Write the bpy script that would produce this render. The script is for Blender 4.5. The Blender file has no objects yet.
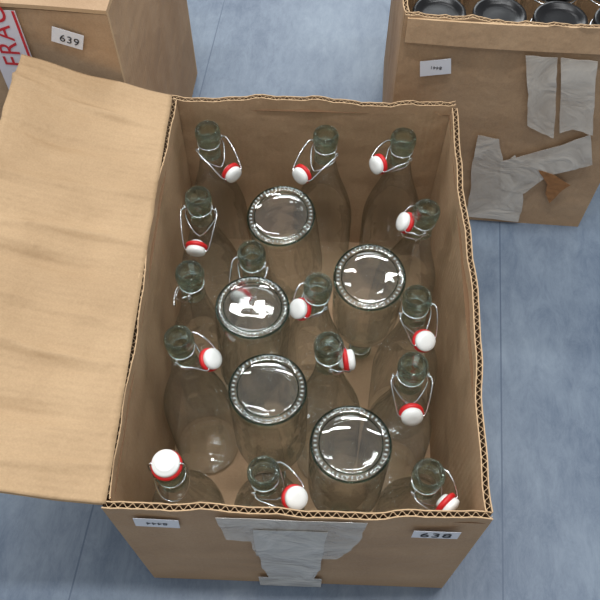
import bpy, bmesh, math, random
from mathutils import Vector, Matrix
random.seed(7)
S=bpy.context.scene
S.view_settings.view_transform='Standard'
CAMZ=1.16; T=math.radians(31); F=792.0
ct,st=math.cos(T),math.sin(T)
def ray(u,v):
    x=u-300;y=300-v
    return Vector((x,y*ct+F*st,y*st-F*ct))
def at_z(u,v,z):
    r=ray(u,v); k=(CAMZ-z)/-r.z
    return Vector((r.x*k,r.y*k,z))
def on_front(u,v,o,yaw):
    r=ray(u,v); n=Vector((-math.sin(yaw),math.cos(yaw),0)); d=Vector((math.cos(yaw),math.sin(yaw),0))
    k=n.dot(Vector(o))/n.dot(r)
    p=r*k
    return ((p-Vector(o)).dot(d), CAMZ+r.z*k)

# ---------------------------------------------------------------- materials
def srgb(r,g,b):
    f=lambda c:(c/255/12.92) if c/255<=.04045 else ((c/255+.055)/1.055)**2.4
    return (f(r),f(g),f(b),1)
def newmat(n):
    m=bpy.data.materials.new(n); m.use_nodes=True
    nt=m.node_tree; nt.nodes.clear()
    out=nt.nodes.new('ShaderNodeOutputMaterial')
    return m,nt,out
def simple(n,col,rough=.5,metal=0,spec=.5,alpha=1,bump=0,bscale=60):
    m,nt,out=newmat(n)
    b=nt.nodes.new('ShaderNodeBsdfPrincipled')
    b.inputs['Base Color'].default_value=col; b.inputs['Roughness'].default_value=rough
    b.inputs['Metallic'].default_value=metal; b.inputs['Specular IOR Level'].default_value=spec
    b.inputs['Alpha'].default_value=alpha
    tc=nt.nodes.new('ShaderNodeTexCoord'); nz=nt.nodes.new('ShaderNodeTexNoise'); nz.inputs['Scale'].default_value=bscale
    nt.links.new(tc.outputs['Object'],nz.inputs['Vector'])
    if bump:
        bp=nt.nodes.new('ShaderNodeBump'); bp.inputs['Strength'].default_value=bump; bp.inputs['Distance'].default_value=.004
        nt.links.new(nz.outputs['Fac'],bp.inputs['Height']); nt.links.new(bp.outputs['Normal'],b.inputs['Normal'])
    nt.links.new(b.outputs[0],out.inputs[0]); return m
def tape(n,col,amin,amax):
    m,nt,out=newmat(n); L=nt.links.new
    b=nt.nodes.new('ShaderNodeBsdfPrincipled'); b.inputs['Base Color'].default_value=col; b.inputs['Roughness'].default_value=.16
    tc=nt.nodes.new('ShaderNodeTexCoord'); nz=nt.nodes.new('ShaderNodeTexNoise'); nz.inputs['Scale'].default_value=16; nz.inputs['Detail'].default_value=4; nz.inputs['Distortion'].default_value=1.0
    L(tc.outputs['Object'],nz.inputs['Vector'])
    r=nt.nodes.new('ShaderNodeMapRange'); r.inputs[1].default_value=.35; r.inputs[2].default_value=.65; r.inputs[3].default_value=amin; r.inputs[4].default_value=amax
    L(nz.outputs['Fac'],r.inputs[0]); L(r.outputs[0],b.inputs['Alpha'])
    bp=nt.nodes.new('ShaderNodeBump'); bp.inputs['Strength'].default_value=.8; bp.inputs['Distance'].default_value=.008
    L(nz.outputs['Fac'],bp.inputs['Height']); L(bp.outputs['Normal'],b.inputs['Normal'])
    L(b.outputs[0],out.inputs[0]); return m
def cardboard(n,c1,c2,axis,ridge=.3,rscale=40,buckle=.5,flute=.025):
    """axis = axis ACROSS the flutes"""
    m,nt,out=newmat(n); L=nt.links.new
    b=nt.nodes.new('ShaderNodeBsdfPrincipled'); b.inputs['Roughness'].default_value=.7; b.inputs['Specular IOR Level'].default_value=.25
    tc=nt.nodes.new('ShaderNodeTexCoord')
    mp=nt.nodes.new('ShaderNodeMapping'); sc=[4.5,4.5,4.5]; sc['XYZ'.index(axis)]=rscale; mp.inputs['Scale'].default_value=sc
    L(tc.outputs['Object'],mp.inputs['Vector'])
    def noise(scale,det,vec):
        x=nt.nodes.new('ShaderNodeTexNoise'); x.inputs['Scale'].default_value=scale; x.inputs['Detail'].default_value=det; L(vec,x.inputs['Vector']); return x.outputs['Fac']
    def mad(a,k,c):
        x=nt.nodes.new('ShaderNodeMath'); x.operation='MULTIPLY_ADD'; L(a,x.inputs[0]); x.inputs[1].default_value=k
        if isinstance(c,(int,float)): x.inputs[2].default_value=c
        else: L(c,x.inputs[2])
        return x.outputs[0]
    rid=noise(1,1,mp.outputs[0]); fine=noise(420,4,tc.outputs['Object']); big=noise(9,6,tc.outputs['Object']); wr=noise(20,3,tc.outputs['Object'])
    w=nt.nodes.new('ShaderNodeTexWave'); w.wave_type='BANDS'; w.bands_direction=axis; w.inputs['Scale'].default_value=34; w.inputs['Distortion'].default_value=.2
    L(tc.outputs['Object'],w.inputs['Vector'])
    col=mad(big,.8,mad(fine,.5,-.15))
    rp=nt.nodes.new('ShaderNodeValToRGB'); rp.color_ramp.elements[0].position=.25; rp.color_ramp.elements[0].color=c1
    rp.color_ramp.elements[1].position=.72; rp.color_ramp.elements[1].color=c2
    L(col,rp.inputs[0]); L(rp.outputs[0],b.inputs['Base Color'])
    h=mad(w.outputs['Fac'],flute,mad(rid,ridge,mad(wr,buckle,0.0)))
    bp=nt.nodes.new('ShaderNodeBump'); bp.inputs['Strength'].default_value=1; bp.inputs['Distance'].default_value=.006
    L(h,bp.inputs['Height']); L(bp.outputs['Normal'],b.inputs['Normal'])
    L(b.outputs[0],out.inputs[0]); return m
C1=srgb(163,133,103); C2=srgb(186,156,124)
cb_x=cardboard('cardboard_x',C1,C2,'X',.10,22,.7); cb_y=cardboard('cardboard_y',C1,C2,'Y',.12,22,.7)
cb_flap=cardboard('cardboard_flap',srgb(168,139,105),srgb(190,160,124),'Y',1.0,18,1.3,.05)
cb_core=simple('cardboard_core',srgb(112,84,58),.9)
cb_edge=simple('cardboard_edge',srgb(194,163,126),.85)

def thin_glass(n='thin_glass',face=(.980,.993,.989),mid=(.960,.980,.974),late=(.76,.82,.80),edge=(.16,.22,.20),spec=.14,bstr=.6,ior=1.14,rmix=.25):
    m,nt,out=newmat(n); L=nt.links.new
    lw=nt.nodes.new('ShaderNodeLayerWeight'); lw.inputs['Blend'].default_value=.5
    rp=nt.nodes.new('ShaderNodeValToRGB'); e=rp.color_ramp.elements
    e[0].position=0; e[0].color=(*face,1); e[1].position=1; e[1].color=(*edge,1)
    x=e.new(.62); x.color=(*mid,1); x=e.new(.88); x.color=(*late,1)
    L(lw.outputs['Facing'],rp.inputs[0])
    tc=nt.nodes.new('ShaderNodeTexCoord'); nz=nt.nodes.new('ShaderNodeTexNoise'); nz.inputs['Scale'].default_value=26; nz.inputs['Detail'].default_value=1; L(tc.outputs['Object'],nz.inputs['Vector'])
    bp=nt.nodes.new('ShaderNodeBump'); bp.inputs['Strength'].default_value=bstr; bp.inputs['Distance'].default_value=.005; L(nz.outputs['Fac'],bp.inputs['Height'])
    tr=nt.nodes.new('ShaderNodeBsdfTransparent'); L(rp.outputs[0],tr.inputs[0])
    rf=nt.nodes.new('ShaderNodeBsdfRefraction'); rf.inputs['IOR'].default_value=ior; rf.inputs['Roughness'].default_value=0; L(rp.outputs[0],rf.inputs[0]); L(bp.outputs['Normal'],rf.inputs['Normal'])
    mx=nt.nodes.new('ShaderNodeMixShader'); mx.inputs[0].default_value=rmix; L(tr.outputs[0],mx.inputs[1]); L(rf.outputs[0],mx.inputs[2])
    gl=nt.nodes.new('ShaderNodeBsdfGlossy'); gl.inputs['Roughness'].default_value=.015
    L(bp.outputs['Normal'],gl.inputs['Normal'])
    m2=nt.nodes.new('ShaderNodeMath'); m2.operation='POWER'; L(lw.outputs['Facing'],m2.inputs[0]); m2.inputs[1].default_value=3
    m3=nt.nodes.new('ShaderNodeMath'); m3.operation='MULTIPLY_ADD'; L(m2.outputs[0],m3.inputs[0]); m3.inputs[1].default_value=.6; m3.inputs[2].default_value=spec
    M=nt.nodes.new('ShaderNodeMixShader'); L(m3.outputs[0],M.inputs[0]); L(mx.outputs[0],M.inputs[1]); L(gl.outputs[0],M.inputs[2])
    L(M.outputs[0],out.inputs[0]); return m
def solid_glass(n,col,k,rough=0,ior=1.5):
    m,nt,out=newmat(n)
    g=nt.nodes.new('ShaderNodeBsdfGlass'); g.inputs['Color'].default_value=col; g.inputs['IOR'].default_value=ior; g.inputs['Roughness'].default_value=rough
    t=nt.nodes.new('ShaderNodeBsdfTransparent'); t.inputs[0].default_value=col
    M=nt.nodes.new('ShaderNodeMixShader'); M.inputs[0].default_value=k
    nt.links.new(g.outputs[0],M.inputs[1]); nt.links.new(t.outputs[0],M.inputs[2]); nt.links.new(M.outputs[0],out.inputs[0]); return m
def frosted(n):
    m,nt,out=newmat(n)
    b=nt.nodes.new('ShaderNodeBsdfPrincipled'); b.inputs['Base Color'].default_value=(.76,.81,.78,1); b.inputs['Roughness'].default_value=.1
    t=nt.nodes.new('ShaderNodeBsdfTransparent'); t.inputs[0].default_value=(.9,.94,.92,1); M=nt.nodes.new('ShaderNodeMixShader'); M.inputs[0].default_value=.5
    nt.links.new(b.outputs[0],M.inputs[1]); nt.links.new(t.outputs[0],M.inputs[2]); nt.links.new(M.outputs[0],out.inputs[0]); return m
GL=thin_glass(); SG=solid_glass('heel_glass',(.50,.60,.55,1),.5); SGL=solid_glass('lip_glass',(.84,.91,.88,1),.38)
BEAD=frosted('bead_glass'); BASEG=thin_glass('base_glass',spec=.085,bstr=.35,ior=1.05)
WH=simple('white_stopper',srgb(238,238,234),.22); RD=simple('red_rubber',srgb(205,28,30),.45); ST=simple('steel_wire',(.72,.73,.74,1),.22,1)
BMATS=[GL,SG,SGL,WH,RD,ST,BEAD,BASEG]
PAPER=simple('label_paper',srgb(226,228,234),.7); INK=simple('ink_black',srgb(25,25,30),.6); REDINK=simple('ink_red',srgb(205,40,45),.5)
TAPE=tape('packing_tape',srgb(222,214,202),.45,.85)
TAPEG=tape('silver_tape',srgb(222,218,210),.65,.92)
FTAPE=simple('fragile_tape',srgb(225,218,222),.35)
TORN=simple('torn_cardboard',srgb(156,110,68),.9,bump=.6,bscale=90)
BLACK=simple('dark_lid',srgb(16,16,18),.28,spec=.35)

# ---------------------------------------------------------------- mesh helpers
def obj(name,bm,mats,parent=None,loc=(0,0,0),yaw=0,smooth=False,recalc=True):
    if recalc: bmesh.ops.recalc_face_normals(bm,faces=bm.faces)
    me=bpy.data.meshes.new(name); bm.to_mesh(me); bm.free()
    for m in mats: me.materials.append(m)
    if smooth:
        for p in me.polygons: p.use_smooth=True
    o=bpy.data.objects.new(name,me); S.collection.objects.link(o)
    o.location=loc; o.rotation_euler=(0,0,yaw)
    if parent: o.parent=parent
    return o
def lathe(bm,prof,seg,mi,closed=False,M=Matrix.Identity(4)):
    rings=[]
    for r,z in prof:
        if r<1e-6: rings.append([bm.verts.new(M@Vector((0,0,z)))])
        else: rings.append([bm.verts.new(M@Vector((r*math.cos(2*math.pi*i/seg),r*math.sin(2*math.pi*i/seg),z))) for i in range(seg)])
    n=len(rings); pairs=[(i,i+1) for i in range(n-1)]+([(n-1,0)] if closed else [])
    for a,b in pairs:
        A,B=rings[a],rings[b]
        for i in range(seg):
            j=(i+1)%seg
            if len(A)==1 and len(B)==1: continue
            if len(A)==1: f=bm.faces.new((A[0],B[i],B[j]))
            elif len(B)==1: f=bm.faces.new((A[i],A[j],B[0]))
            else: f=bm.faces.new((A[i],A[j],B[j],B[i]))
            f.material_index=mi; f.smooth=True
def catmull(P,n=6,closed=False):
    P=[Vector(p) for p in P]; out=[]; N=len(P)
    rng=range(N) if closed else range(N-1)
    for i in rng:
        g=(lambda k:P[k%N]) if closed else (lambda k:P[max(0,min(N-1,k))])
        a,b,c,d=g(i-1),g(i),g(i+1),g(i+2)
        for k in range(n):
            t=k/n
            out.append(.5*((2*b)+(c-a)*t+(2*a-5*b+4*c-d)*t*t+(3*b-a-3*c+d)*t**3))
    if not closed: out.append(P[-1])
    return out
def sweep(bm,pts,r,mi,closed=False,seg=6):
    N=len(pts); rings=[]; up=Vector((.13,.21,.97))
    for i,p in enumerate(pts):
        a=pts[(i-1)%N] if (closed or i>0) else p; b=pts[(i+1)%N] if (closed or i<N-1) else p
        t=(b-a).normalized(); u=up-t*up.dot(t)
        if u.length<1e-4: u=t.orthogonal()
        u.normalize(); up=u; w=t.cross(u)
        rings.append([bm.verts.new(p+(u*math.cos(2*math.pi*k/seg)+w*math.sin(2*math.pi*k/seg))*r) for k in range(seg)])
    for i in range(N if closed else N-1):
        A,B=rings[i],rings[(i+1)%N]
        for k in range(seg):
            f=bm.faces.new((A[k],A[(k+1)%seg],B[(k+1)%seg],B[k])); f.material_index=mi; f.smooth=True
def grid(bm,fn,nx,ny,mi=0):
    V=[[bm.verts.new(fn(i/nx,j/ny)) for i in range(nx+1)] for j in range(ny+1)]
    for j in range(ny):
        for i in range(nx):
            f=bm.faces.new((V[j][i],V[j][i+1],V[j+1][i+1],V[j+1][i])); f.material_index=mi
    return V
def slab(bm,fn,n,th,nx,ny,mi=0,me=0):
    """thin closed sheet, front fn(s,t), back offset by -n*th"""
    n=Vector(n)
    A=grid(bm,fn,nx,ny,mi); B=grid(bm,lambda s,t:Vector(fn(s,t))-n*th,nx,ny,mi)
    def q(a,b,c,d):
        f=bm.faces.new((a,b,c,d)); f.material_index=me
    for i in range(nx):
        q(A[0][i],A[0][i+1],B[0][i+1],B[0][i]); q(A[ny][i],A[ny][i+1],B[ny][i+1],B[ny][i])
    for j in range(ny):
        q(A[j][0],A[j+1][0],B[j+1][0],B[j][0]); q(A[j][nx],A[j+1][nx],B[j+1][nx],B[j][nx])

def wall_panel(bm,a,b,H,t,bow,ph,wl=.0095):
    """corrugated wall from a to b (2d), outward normal to the right of a->b; liners + real fluting at the rim"""
    a=Vector((a[0],a[1],0)); b=Vector((b[0],b[1],0)); d=(b-a); Ln=d.length; d.normalize(); n=Vector((d.y,-d.x,0))
    def top(s): return H+.0024*math.sin(9*s+ph)+.0016*math.sin(23*s+ph*2)+.0012*math.sin(61*s+ph*5)+.0007*math.sin(127*s+ph)
    def off(s,z):
        return n*(bow*math.sin(math.pi*s)*(z/H)**1.5+(.0020*math.sin(11*s+ph)+.0009*math.sin(37*s+ph))*(z/H))
    def outer(s,tt):
        z=top(s)*tt; return a+d*(Ln*s)+off(s,z)+Vector((0,0,z))
    def inner(s,tt): return outer(s,tt)-n*(t-.0013)
    slab(bm,outer,n,.0013,40,8,0,1); slab(bm,inner,n,.0013,40,8,0,1)
    N=int(Ln/wl)*8; prev=None
    for i in range(N+1):
        s=i/N; o=t/2+(t/2-.0017)*math.sin(2*math.pi*i/8)
        ps=[]
        for dz,ex in ((-.02,0),(-.0008,0),(-.0008,.0009),(-.02,.0009)):
            z=top(s)+dz; ps.append(bm.verts.new(a+d*(Ln*s)+off(s,z)-n*(o+ex-.00045)+Vector((0,0,z))))
        if prev:
            for k in range(4):
                f=bm.faces.new((prev[k],ps[k],ps[(k+1)%4],prev[(k+1)%4])); f.material_index=1 if k==1 else 2
        prev=ps
    f0=[bm.verts.new(a+d*(Ln*s)-n*o+Vector((0,0,H-.018))) for s,o in ((0,.001),(1,.001),(1,t-.001),(0,t-.001))]
    f=bm.faces.new(f0); f.material_index=2

def empty(name,loc,yaw):
    e=bpy.data.objects.new(name,None); S.collection.objects.link(e); e.location=loc; e.rotation_euler=(0,0,yaw); e.empty_display_size=.1; return e

def open_box(name,loc,yaw,W,D,H,t=.008,bow=.003):
    E=empty(name,loc,yaw)
    def P(nm,a,b,mat,bw,ph):
        bm=bmesh.new(); wall_panel(bm,a,b,H,t,bw,ph); obj(nm,bm,[mat,cb_edge,cb_core],E)
    P('wall_panel_near',(0,0),(W,0),cb_x,bow,1.0)
    P('wall_panel_far',(W,D),(0,D),cb_x,bow,2.0)
    P('wall_panel_right',(W,t),(W,D-t),cb_y,bow*1.5,3.0)
    P('wall_panel_left',(0,D-t),(0,t),cb_y,bow,4.2)
    bm=bmesh.new(); slab(bm,lambda s,u:Vector((t+(W-2*t)*s,t+(D-2*t)*u,.007)),(0,0,1),.006,6,8); obj('bottom_panel',bm,[cb_x],E)
    return E
def text(parent,s,size,M,mat,nm='label_print'):
    c=bpy.data.curves.new(nm,'FONT'); c.body=s; c.size=size; c.align_x='CENTER'; c.align_y='CENTER'; c.extrude=.0001; c.space_character=1.08
    o=bpy.data.objects.new(nm,c); S.collection.objects.link(o)
    bpy.context.view_layer.update()
    me=bpy.data.meshes.new_from_object(o.evaluated_get(bpy.context.evaluated_depsgraph_get()))
    bpy.data.objects.remove(o)
    me.transform(M); me.materials.clear(); me.materials.append(mat)
    o=bpy.data.objects.new(nm,me); S.collection.objects.link(o); o.parent=parent; return o
def poly(parent,nm,pts,mat,y=-.0015,rag=0):
    """flat piece on the near (-y) face, pts in local x,z"""
    if rag:
        q=[]
        for i,(x,z) in enumerate(pts):
            x2,z2=pts[(i+1)%len(pts)]
            for k in range(4):
                t=k/4; q.append((x+(x2-x)*t+(random.uniform(-rag,rag) if k else 0),z+(z2-z)*t+(random.uniform(-rag,rag) if k else 0)))
        pts=q
    bm=bmesh.new(); vs=[bm.verts.new((x,y,z)) for x,z in pts]; f=bm.faces.new(vs)
    r=bmesh.ops.extrude_face_region(bm,geom=[f]); 
    for v in r['geom']:
        if isinstance(v,bmesh.types.BMVert): v.co.y-=.0004
    return obj(nm,bm,[mat],parent)
def face_text(parent,s,size,x,z,rot,y,mat):
    M=Matrix.Translation((x,y,z))@Matrix.Rotation(math.pi/2,4,'X')@Matrix.Rotation(rot,4,'Z')
    return text(parent,s,size,M,mat)
def rot_rect(cx,cz,w,h,a):
    return [(cx+x*math.cos(a)-z*math.sin(a),cz+x*math.sin(a)+z*math.cos(a)) for x,z in ((-w/2,-h/2),(w/2,-h/2),(w/2,h/2),(-w/2,h/2))]

# ---------------------------------------------------------------- main box
O=Vector((-.2055,.240,0)); YAW=math.radians(-2.0); W,D,H,TH=.405,.590,.344,.008
BOX=open_box('cardboard_box',O,YAW,W,D,H,TH)
bm=bmesh.new(); fa=math.radians(20); fl=.207
CR=[(.07,.0034,.010),(.16,-.003,.016),(.27,.0045,.011),(.36,.0026,.009),(.47,-.004,.018),(.56,.0045,.010),(.69,.0034,.012),(.80,-.0034,.016),(.90,.0040,.010)]
def flap(s,u):
    y=.002+(D-.004)*u; q=fl*s
    k=min(1,s*3)
    z=H+.003+q*math.sin(fa)-.012*math.sin(math.pi*s)*(.4+.6*math.sin(2.6*u+.4))
    for c,a,w in CR:
        uu=u-c+.03*math.sin(2.2*s+c*9)*s
        z+=1.8*k*a*(.75+.25*math.sin(7*s+c*20))*math.exp(-(uu/w)**2)
    z+=.0007*k*math.sin(58*u+5*s)+.0030*k*math.sin(9*s+14*u)*math.sin(6*u-4*s)
    return Vector((-q*math.cos(fa)+.004,y,z))
nf=Vector((math.sin(fa),0,math.cos(fa)))
slab(bm,flap,nf,.0013,30,170,0,1); slab(bm,lambda s,u:flap(s,u)-nf*.0055,nf,.0013,30,170,0,1)
prev=None; N=62*8
for i in range(N+1):
    o=.0034+.0022*math.sin(2*math.pi*i/8)
    ps=[bm.verts.new(flap(s,i/N)-nf*(o+e)) for s,e in ((.9,0),(.996,0),(.996,.0009),(.9,.0009))]
    if prev:
        for k in range(4):
            f=bm.faces.new((prev[k],ps[k],ps[(k+1)%4],prev[(k+1)%4])); f.material_index=1
    prev=ps
obj('flap_left',bm,[cb_flap,cb_edge],BOX,smooth=True)
poly(BOX,'lot_label',rot_rect(.352,.300,.050,.026,0),PAPER,-.0055)
face_text(BOX,'638',.022,.352,.299,0,-.0065,INK)
poly(BOX,'price_label',rot_rect(.052,.308,.048,.030,-.06),PAPER,-.0055)
face_text(BOX,'8444',.011,.052,.308,math.pi-.06,-.0065,INK)
poly(BOX,'tape_strip',[(.118,.338),(.122,.25),(.15,.246),(.153,.178),(.20,.17),(.25,.175),(.262,.21),(.272,.26),(.276,.338)],TAPE,-.0058,.002)
poly(BOX,'tape_strip_lower',[(.155,.3),(.157,.12),(.165,.06),(.19,.052),(.225,.058),(.232,.12),(.236,.3)],TAPEG,-.0070,.002)
poly(BOX,'tape_strip_base',[(.15,.055),(.15,.002),(.235,.002),(.235,.055)],TAPEG,-.0050)

# ---------------------------------------------------------------- bottles
BR=.0460; BH=.325
PROF=[(.0415,0),(.0440,.0012),(.0455,.004),(BR,.010),(BR,.135),(.0450,.152),(.0426,.168),(.0385,.184),(.0335,.200),(.0282,.216),(.0235,.232),(.0197,.248),(.0170,.262),(.0155,.275)]
def brad(z):
    if z>=.295: return .0175
    if z>=.275: return .0165
    for (r0,z0),(r1,z1) in zip(PROF,PROF[1:]):
        if z<=z1: return r0+(r1-r0)*(z-z0)/(z1-z0)+.0005
    return .0165
UP=[((207,127),(234,175),.05),((326,132),(300,176),.045),((404,135),(377,165),.035),((430,208),(404,222),.03),
 ((197,195),(196,250),.055),((189,268),(178,296),.06),((250,247),(240,298),.06),((323,282),(301,308),.04),((410,289),(425,341),.055),
 ((177,336),(212,359),.04),((328,340),(348,360),.045),((414,363),(412,416),.055),((167,468),None,0),((263,472),(296,498),.03),((430,474),(449,507),.04)]
INV=[(276,219),(371,284),(254,304),(268,388),(351,443)]
FZ=.008
R=Matrix.Rotation(YAW,4,'Z'); toL=lambda p:R.inverted()@(p-O)
bots=[]
for m,c,dr in UP:
    p=toL(at_z(m[0],m[1],FZ+BH)); bots.append(dict(inv=False,top=p.xy.copy(),bot=p.xy.copy(),tgt=p.xy.copy()))
for m in INV:
    p=toL(at_z(m[0],m[1],FZ+BH)); bots.append(dict(inv=True,top=p.xy.copy(),bot=p.xy.copy(),tgt=p.xy.copy()))
levels=[.012+.0235*i for i in range(14)]
for it in range(700):
    for i in range(len(bots)):
        A=bots[i]
        for z in levels:
            a=z/BH; pa=A['bot'].lerp(A['top'],a); ra=brad(BH-z if A['inv'] else z)
            m=TH+.003
            dx=max(0,m+ra-pa.x)-max(0,pa.x+ra-(W-m)); dy=max(0,m+ra-pa.y)-max(0,pa.y+ra-(D-m))
            if dx or dy:
                A['bot']+=Vector((dx,dy))*(1-a)*.8; A['top']+=Vector((dx,dy))*a*.8
            for j in range(i+1,len(bots)):
                B=bots[j]; pb=B['bot'].lerp(B['top'],a); rb=brad(BH-z if B['inv'] else z)
                d=pb-pa; L=d.length; ov=ra+rb+.0006-L
                if ov>0:
                    d=d/max(L,1e-6)*ov*.5
                    A['bot']-=d*(1-a); A['top']-=d*a*.7; B['bot']+=d*(1-a); B['top']+=d*a*.7
    for A in bots:
        if it<640:
            A['top']+=(A['tgt']-A['top'])*.05
            A['bot']+=(A['top']-A['bot'])*.01

NOSTOP={5}
def make_bottle(b,cap,drop,idx):
    bt=(R@Vector((b['bot'].x,b['bot'].y,0)))+O; tp=(R@Vector((b['top'].x,b['top'].y,0)))+O
    bt.z=FZ; tp.z=FZ+BH
    if b['inv']: axis=(bt-tp).normalized(); org=bt-axis*BH
    else: axis=(tp-bt).normalized(); org=bt
    q=Vector((0,0,1)).rotation_difference(axis)
    Mw=Matrix.Translation(org)@q.to_matrix().to_4x4(); Mi=Mw.inverted()
    bm=bmesh.new()
    lathe(bm,PROF[3:],48,0)
    if b['inv']:
        # flat base with shallow punt, knurled bearing ring and thick heel
        lathe(bm,[(0,.0042),(.010,.0042),(.018,.0040),(.026,.0034),(.033,.0024),(.0365,.0012),(.0385,.0006),(.0415,.0004),(.0440,.0012),(.0455,.004),(BR,.010)],64,7)
        lathe(bm,[(0,.0090),(.020,.0086),(.030,.0092),(.037,.0105),(.0405,.0140),(.0425,.022)],56,7)
        lathe(bm,[(.0438+.0014*math.cos(k*math.pi/5),.0022+.0014*math.sin(k*math.pi/5)) for k in range(10)],64,1,closed=True)
        lathe(bm,[(.0352+.0006*math.cos(k*math.pi/3),.0010+.0006*math.sin(k*math.pi/3)) for k in range(6)],64,1,closed=True)
        n0=len(bm.faces)
        for k in range(46):
            an=2*math.pi*k/46
            Mb=Matrix.Rotation(an,4,'Z')@Matrix.Translation((.0396,0,-.0003))@Matrix.Diagonal((1.2,.78,.9,1))
            bmesh.ops.create_icosphere(bm,subdivisions=2,radius=.0016,matrix=Mb)
        bm.faces.ensure_lookup_table()
        for f in bm.faces[n0:]: f.material_index=6
    else:
        lathe(bm,[(0,.008),(.02,.006),(.034,.0015),(.0415,0),(.0440,.0012),(.0455,.004),(BR,.010)],48,0)
    lathe(bm,[(.0155,.275),(.0148,.290),(.0148,.300),(.0158,.303),(.0176,.307),(.0182,.313),(.0180,.319),(.0168,.3235),(.0148,.325),(.0128,.3240),(.0118,.320),(.0116,.305),(.0124,.29),(.0143,.275)],36,2,closed=True)
    zc=.2975; rc=.0162
    sweep(bm,[Vector((rc*math.cos(t*math.pi/12),rc*math.sin(t*math.pi/12),zc)) for t in range(24)],.0009,5,True)
    Z=Vector((0,0,1)); cp=None
    if cap is not None and not b['inv']:
        cp=Mi@at_z(cap[0],cap[1],FZ+BH-drop)
    if cp is not None:
        dh=Vector((cp.x,cp.y,0)); 
        if dh.length<.026: dh=dh.normalized()*.026; cp=Vector((dh.x,dh.y,cp.z))
        if dh.length>.052: dh=dh.normalized()*.052; cp=Vector((dh.x,dh.y,cp.z))
        u=dh.normalized(); e=Vector((-u.y,u.x,0))
        cax=(u*.75-Z*.25+Z*CAXZ.get(idx,.3)).normalized()
        for s in (1,-1):
            ear=e*s*.0195+Z*(zc-.002)
            sweep(bm,[ear+Vector(e*s*.002)+Z*.003*math.cos(t*math.pi/5)+u*.003*math.sin(t*math.pi/5) for t in range(10)],.0009,5,True)
            mid=(ear+cp)/2
            side=e*s*.0135
            pts=[ear,ear+u*.008+e*s*.005+Z*.002, mid+e*s*.012+u*.004+Z*.004, cp+side*1.2-cax*.002, cp+side*.6-cax*.0005, cp]
            sweep(bm,catmull(pts,6),.0011,5)
            pts=[ear,ear+u*.006-Z*.012+e*s*.001,u*.020-Z*.026+Z*zc+e*s*.009,u*.024-Z*.032+Z*zc]
            sweep(bm,catmull(pts,6),.0011,5)
            sweep(bm,catmull([ear,e*s*.0175+Z*zc,e*s*.0155-u*.006+Z*zc],3),.0009,5)
        if idx not in NOSTOP:
            qm=Z.rotation_difference(cax).to_matrix().to_4x4(); Mc=Matrix.Translation(cp)@qm
            lathe(bm,[(0,-.013),(.006,-.013),(.0085,-.0115),(.0095,-.0085),(.0095,-.006)],28,3,M=Mc)
            lathe(bm,[(.008,-.0085),(.0125,-.0085),(.0148,-.007),(.0148,-.0035),(.0125,-.002),(.008,-.002)],32,4,closed=True,M=Mc)
            lathe(bm,[(0,-.003),(.0115,-.003),(.0130,-.001),(.0132,.0028),(.0122,.0048),(.0098,.0058),(.0085,.0066),(.0045,.0070),(0,.0071)],32,3,M=Mc)
    elif not b['inv']:
        Mc=Matrix.Translation((0,0,BH+.0045))
        lathe(bm,[(.006,-.004),(.0155,-.004),(.0172,-.002),(.0172,.001),(.0155,.003),(.006,.003)],32,4,closed=True,M=Mc)
        lathe(bm,[(0,-.013),(.0085,-.012),(.009,.0),(.0145,.003),(.0152,.005),(.0152,.008),(.0142,.0100),(.0120,.0108),(.0112,.0122),(.0100,.0130),(.005,.0134),(0,.0135)],32,3,M=Mc)
        for s in (1,-1):
            e=Vector((s,0,0)); yv=Vector((0,-1,0))
            pts=[e*.0195+Z*(zc-.004),e*.021+Z*(zc+.012),e*.0205+Z*(BH+.004),e*.017+Z*(BH+.010),e*.014+Z*(BH+.010)]
            sweep(bm,catmull(pts,6),.0011,5)
            pts=[e*.0195+Z*(zc-.004),e*.019+yv*.008+Z*(zc-.014),e*.012+yv*.02+Z*(zc-.026),yv*.024+Z*(zc-.030)]
            sweep(bm,catmull(pts,6),.0011,5)
    me=bpy.data.meshes.new('swing_top_bottle')
    bmesh.ops.recalc_face_normals(bm,faces=bm.faces)
    bm.to_mesh(me); bm.free()
    for m in BMATS: me.materials.append(m)
    for p in me.polygons: p.use_smooth=True
    o=bpy.data.objects.new('swing_top_bottle',me); S.collection.objects.link(o); o.matrix_world=Mw
    return o
CAXZ={0:.2,2:.4,9:.9,13:1.6,8:1.3,7:.9,11:.5,4:.1,3:.6,10:.3}
for i,b in enumerate(bots):
    if i<len(UP): make_bottle(b,UP[i][1],UP[i][2],i)
    else: make_bottle(b,None,0,i)

# ---------------------------------------------------------------- box at upper right with jars
O2=Vector((.142,.882,0)); Y2=math.radians(-4.8); W2,D2,H2=.362,.40,.44
BX2=open_box('cardboard_box',O2,Y2,W2,D2,H2,.007,.004)
def f2(u,v): return on_front(u,v,O2,Y2)
poly(BX2,'price_label',[f2(420,73),f2(451,70),f2(451,55),f2(420,58)],PAPER,-.007)
face_text(BX2,'8441',.008,f2(436,64)[0],f2(436,64)[1],math.pi,-.0078,INK)
bm=bmesh.new(); slab(bm,lambda s,t:Vector((.004+(W2-.008)*s,-.0050-.005*t-.002*math.sin(5*s),H2-.001-.036*t-.004*s*t)),(0,-1,0),.003,16,4,0,1); obj('folded_rim',bm,[cb_x,cb_edge],BX2)
poly(BX2,'tape_strip_a',[f2(a,b) for a,b in ((525,50),(557,52),(556,80),(553,133),(541,128),(527,120),(528,90))],TAPE,-.0110,.001)
poly(BX2,'tape_strip_b',[f2(a,b) for a,b in ((560,52),(597,56),(594,90),(592,130),(572,124),(559,128))],TAPE,-.0110,.001)
poly(BX2,'tape_strip_c',[f2(a,b) for a,b in ((478,132),(499,136),(503,160),(515,152),(524,170),(522,205),(518,219),(465,213),(470,190),(472,160))],TAPE,-.0065,.001)
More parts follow.
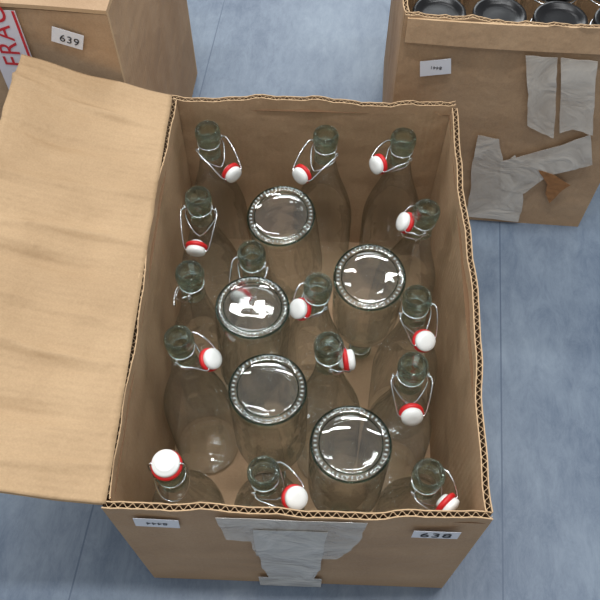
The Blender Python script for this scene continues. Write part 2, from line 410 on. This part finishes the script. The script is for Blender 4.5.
poly(BX2,'tape_strip_d',[f2(a,b) for a,b in ((500,158),(560,142),(590,131),(592,161),(575,166),(548,172),(524,190),(500,186))],TAPE,-.0075,.001)
poly(BX2,'torn_liner',[f2(a,b) for a,b in ((538,166),(552,170),(570,181),(562,186),(549,199),(545,190),(547,180))],TORN,-.009,.0006)
def jar(x,y,z):
    bm=bmesh.new(); r=.0405
    lathe(bm,[(0,.004),(.03,.001),(.037,0),(r,.006),(r,.150),(.037,.168),(.034,.176),(.034,.186)],32,0)
    lathe(bm,[(0,.1935),(.012,.1937),(.022,.1932),(.0295,.1940),(.0325,.1982),(.0375,.1985),(.0385,.196),(.0385,.184),(.037,.183),(.036,.190),(0,.191)],36,1)
    sweep(bm,[Vector((.0392*math.cos(t*math.pi/16),.0392*math.sin(t*math.pi/16),.180)) for t in range(32)],.0012,2,True)
    p=Matrix.Rotation(Y2,4,'Z')@Vector((x,y,0))+O2
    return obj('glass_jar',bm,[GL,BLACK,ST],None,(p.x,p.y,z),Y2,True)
for ly in range(2):
    for iy in range(2):
        for ix in range(4):
            jar(.052+ix*.0855,.054+iy*.088+(.003 if ix%2 else 0),.008+ly*.1995)

# ---------------------------------------------------------------- closed box at upper left
O3=Vector((-.25,.845,0)); Y3=math.radians(-5.5)
E3=empty('cardboard_box',O3,Y3)
W3,D3,H3=.42,.40,.47
bm=bmesh.new()
slab(bm,lambda s,t:Vector((-W3*s,.0+.003*math.sin(3*s),H3*t)),(0,-1,0),.006,10,8,0,1)
slab(bm,lambda s,t:Vector((-W3*s,D3,H3*t)),(0,1,0),.006,4,4,0,1)
obj('wall_panels_x',bm,[cb_x,cb_edge],E3)
bm=bmesh.new()
slab(bm,lambda s,t:Vector((0,.006+(D3-.012)*s,H3*t)),(1,0,0),.006,8,8,0,1)
slab(bm,lambda s,t:Vector((-W3,.006+(D3-.012)*s,H3*t)),(-1,0,0),.006,4,4,0,1)
obj('wall_panels_y',bm,[cb_y,cb_edge],E3)
bm=bmesh.new()
slab(bm,lambda s,t:Vector((-W3*s,D3*.5*t*.99,H3+.007+.002*math.sin(6*s+2*t))),(0,0,1),.006,10,6,0,1)
slab(bm,lambda s,t:Vector((-W3*s,D3-D3*.5*t*.99,H3+.007)),(0,0,1),.006,6,6,0,1)
obj('top_flaps',bm,[cb_x,cb_edge],E3)
def f3(u,v): return on_front(u,v,O3,Y3)
c=f3(68,37)
poly(E3,'lot_label',rot_rect(c[0],c[1],.042,.026,-.30),PAPER,-.0025)
face_text(E3,'639',.017,c[0]+.002,c[1]-.003,-.30,-.0035,INK)
x0=f3(10,40)[0]
poly(E3,'fragile_tape',[(x0-.03,.20),(x0+.024,.20),(x0+.024,H3),(x0-.03,H3)],FTAPE,-.0028)
poly(E3,'fragile_tape_stripe',[(x0+.019,.20),(x0+.0225,.20),(x0+.0225,H3),(x0+.019,H3)],REDINK,-.0036)
face_text(E3,'FRAGILE  FRAGILE',.040,x0-.003,.36,math.pi/2,-.0038,REDINK)

# ---------------------------------------------------------------- floor
m,nt,out=newmat('vinyl_floor'); L=nt.links.new
b=nt.nodes.new('ShaderNodeBsdfPrincipled'); b.inputs['Roughness'].default_value=.42
tc=nt.nodes.new('ShaderNodeTexCoord'); mp=nt.nodes.new('ShaderNodeMapping'); mp.inputs['Rotation'].default_value=(0,0,math.radians(7)); L(tc.outputs['Object'],mp.inputs['Vector'])
m1=nt.nodes.new('ShaderNodeMapping'); m1.inputs['Scale'].default_value=(24,10,1); L(mp.outputs[0],m1.inputs['Vector'])
n1=nt.nodes.new('ShaderNodeTexNoise'); n1.inputs['Scale'].default_value=1.6; n1.inputs['Detail'].default_value=10; n1.inputs['Roughness'].default_value=.82; n1.inputs['Distortion'].default_value=.4; L(m1.outputs[0],n1.inputs['Vector'])
n2=nt.nodes.new('ShaderNodeTexNoise'); n2.inputs['Scale'].default_value=5; n2.inputs['Detail'].default_value=9; L(mp.outputs[0],n2.inputs['Vector'])
ad=nt.nodes.new('ShaderNodeMath'); ad.operation='ADD'; L(n1.outputs['Fac'],ad.inputs[0]); L(n2.outputs['Fac'],ad.inputs[1])
dv=nt.nodes.new('ShaderNodeMath'); dv.operation='MULTIPLY'; dv.inputs[1].default_value=.5; L(ad.outputs[0],dv.inputs[0])
rp=nt.nodes.new('ShaderNodeValToRGB'); e=rp.color_ramp.elements; e[0].position=.36; e[0].color=srgb(78,94,116); e[1].position=.63; e[1].color=srgb(128,142,157)
L(dv.outputs[0],rp.inputs[0])
sp=nt.nodes.new('ShaderNodeSeparateXYZ'); L(mp.outputs[0],sp.inputs[0])
def math2(op,a,bv):
    n=nt.nodes.new('ShaderNodeMath'); n.operation=op; L(a,n.inputs[0]); n.inputs[1].default_value=bv; return n.outputs[0]
sx=math2('ADD',sp.outputs[0],-.255+6.0); sx=math2('MODULO',sx,.60); sx=math2('SUBTRACT',sx,.30); sx=math2('ABSOLUTE',sx,0); sm=math2('GREATER_THAN',sx,.2988)
mx=nt.nodes.new('ShaderNodeMixRGB'); mx.inputs[2].default_value=srgb(66,82,106); L(math2('MULTIPLY',sm,.7),mx.inputs[0]); L(rp.outputs[0],mx.inputs[1])
L(mx.outputs[0],b.inputs['Base Color'])
bp=nt.nodes.new('ShaderNodeBump'); bp.inputs['Strength'].default_value=.15; bp.inputs['Distance'].default_value=.002; L(n1.outputs['Fac'],bp.inputs['Height']); L(bp.outputs['Normal'],b.inputs['Normal'])
L(b.outputs[0],out.inputs[0])
bm=bmesh.new(); slab(bm,lambda s,t:Vector((-3+6*s,-2.5+6*t,0)),(0,0,1),.05,4,4); obj('floor',bm,[m])

# ---------------------------------------------------------------- light
w=bpy.data.worlds.new('room'); S.world=w; w.use_nodes=True
w.node_tree.nodes['Background'].inputs[0].default_value=(.93,.965,1,1); w.node_tree.nodes['Background'].inputs[1].default_value=.42
def area(n,loc,sx,sy,p,col=(.98,.99,1),rot=(0,0,0)):
    l=bpy.data.lights.new(n,'AREA'); l.shape='RECTANGLE'; l.size=sx; l.size_y=sy; l.energy=p; l.color=col
    o=bpy.data.objects.new(n,l); S.collection.objects.link(o); o.location=loc; o.rotation_euler=rot
area('ceiling_light',(-.6,.9,2.7),.9,.10,13)
area('ceiling_light',(.8,.9,2.7),.9,.10,12)
area('ceiling_light',(-.2,-.7,2.7),.9,.10,8)
area('ceiling_light',(.1,2.2,2.7),.9,.10,9)
area('ceiling_light',(0,.35,2.7),.9,.10,24)
area('glint_panel',(.2,3.3,1.5),1.6,1.2,32,(.92,.97,1),(math.radians(-75),0,0))  # unseen panel added behind: streaks on the glass, raking light over flap creases
area('glint_panel',(-2.9,.6,1.6),1.2,1.0,14,(.92,.97,1),(0,math.radians(-70),0))  # added panel at left, no window: highlights on the bottle shoulders
area('glint_panel',(2.9,.4,1.6),1.2,1.0,8,(.92,.97,1),(0,math.radians(70),0))  # added panel at right, no window: more reflections in the glass
cam=bpy.data.cameras.new('camera'); co=bpy.data.objects.new('camera',cam); S.collection.objects.link(co)
co.location=(0,0,CAMZ); co.rotation_euler=(T,0,0); cam.sensor_width=36; cam.lens=F/600*36; cam.clip_start=.02
S.camera=co
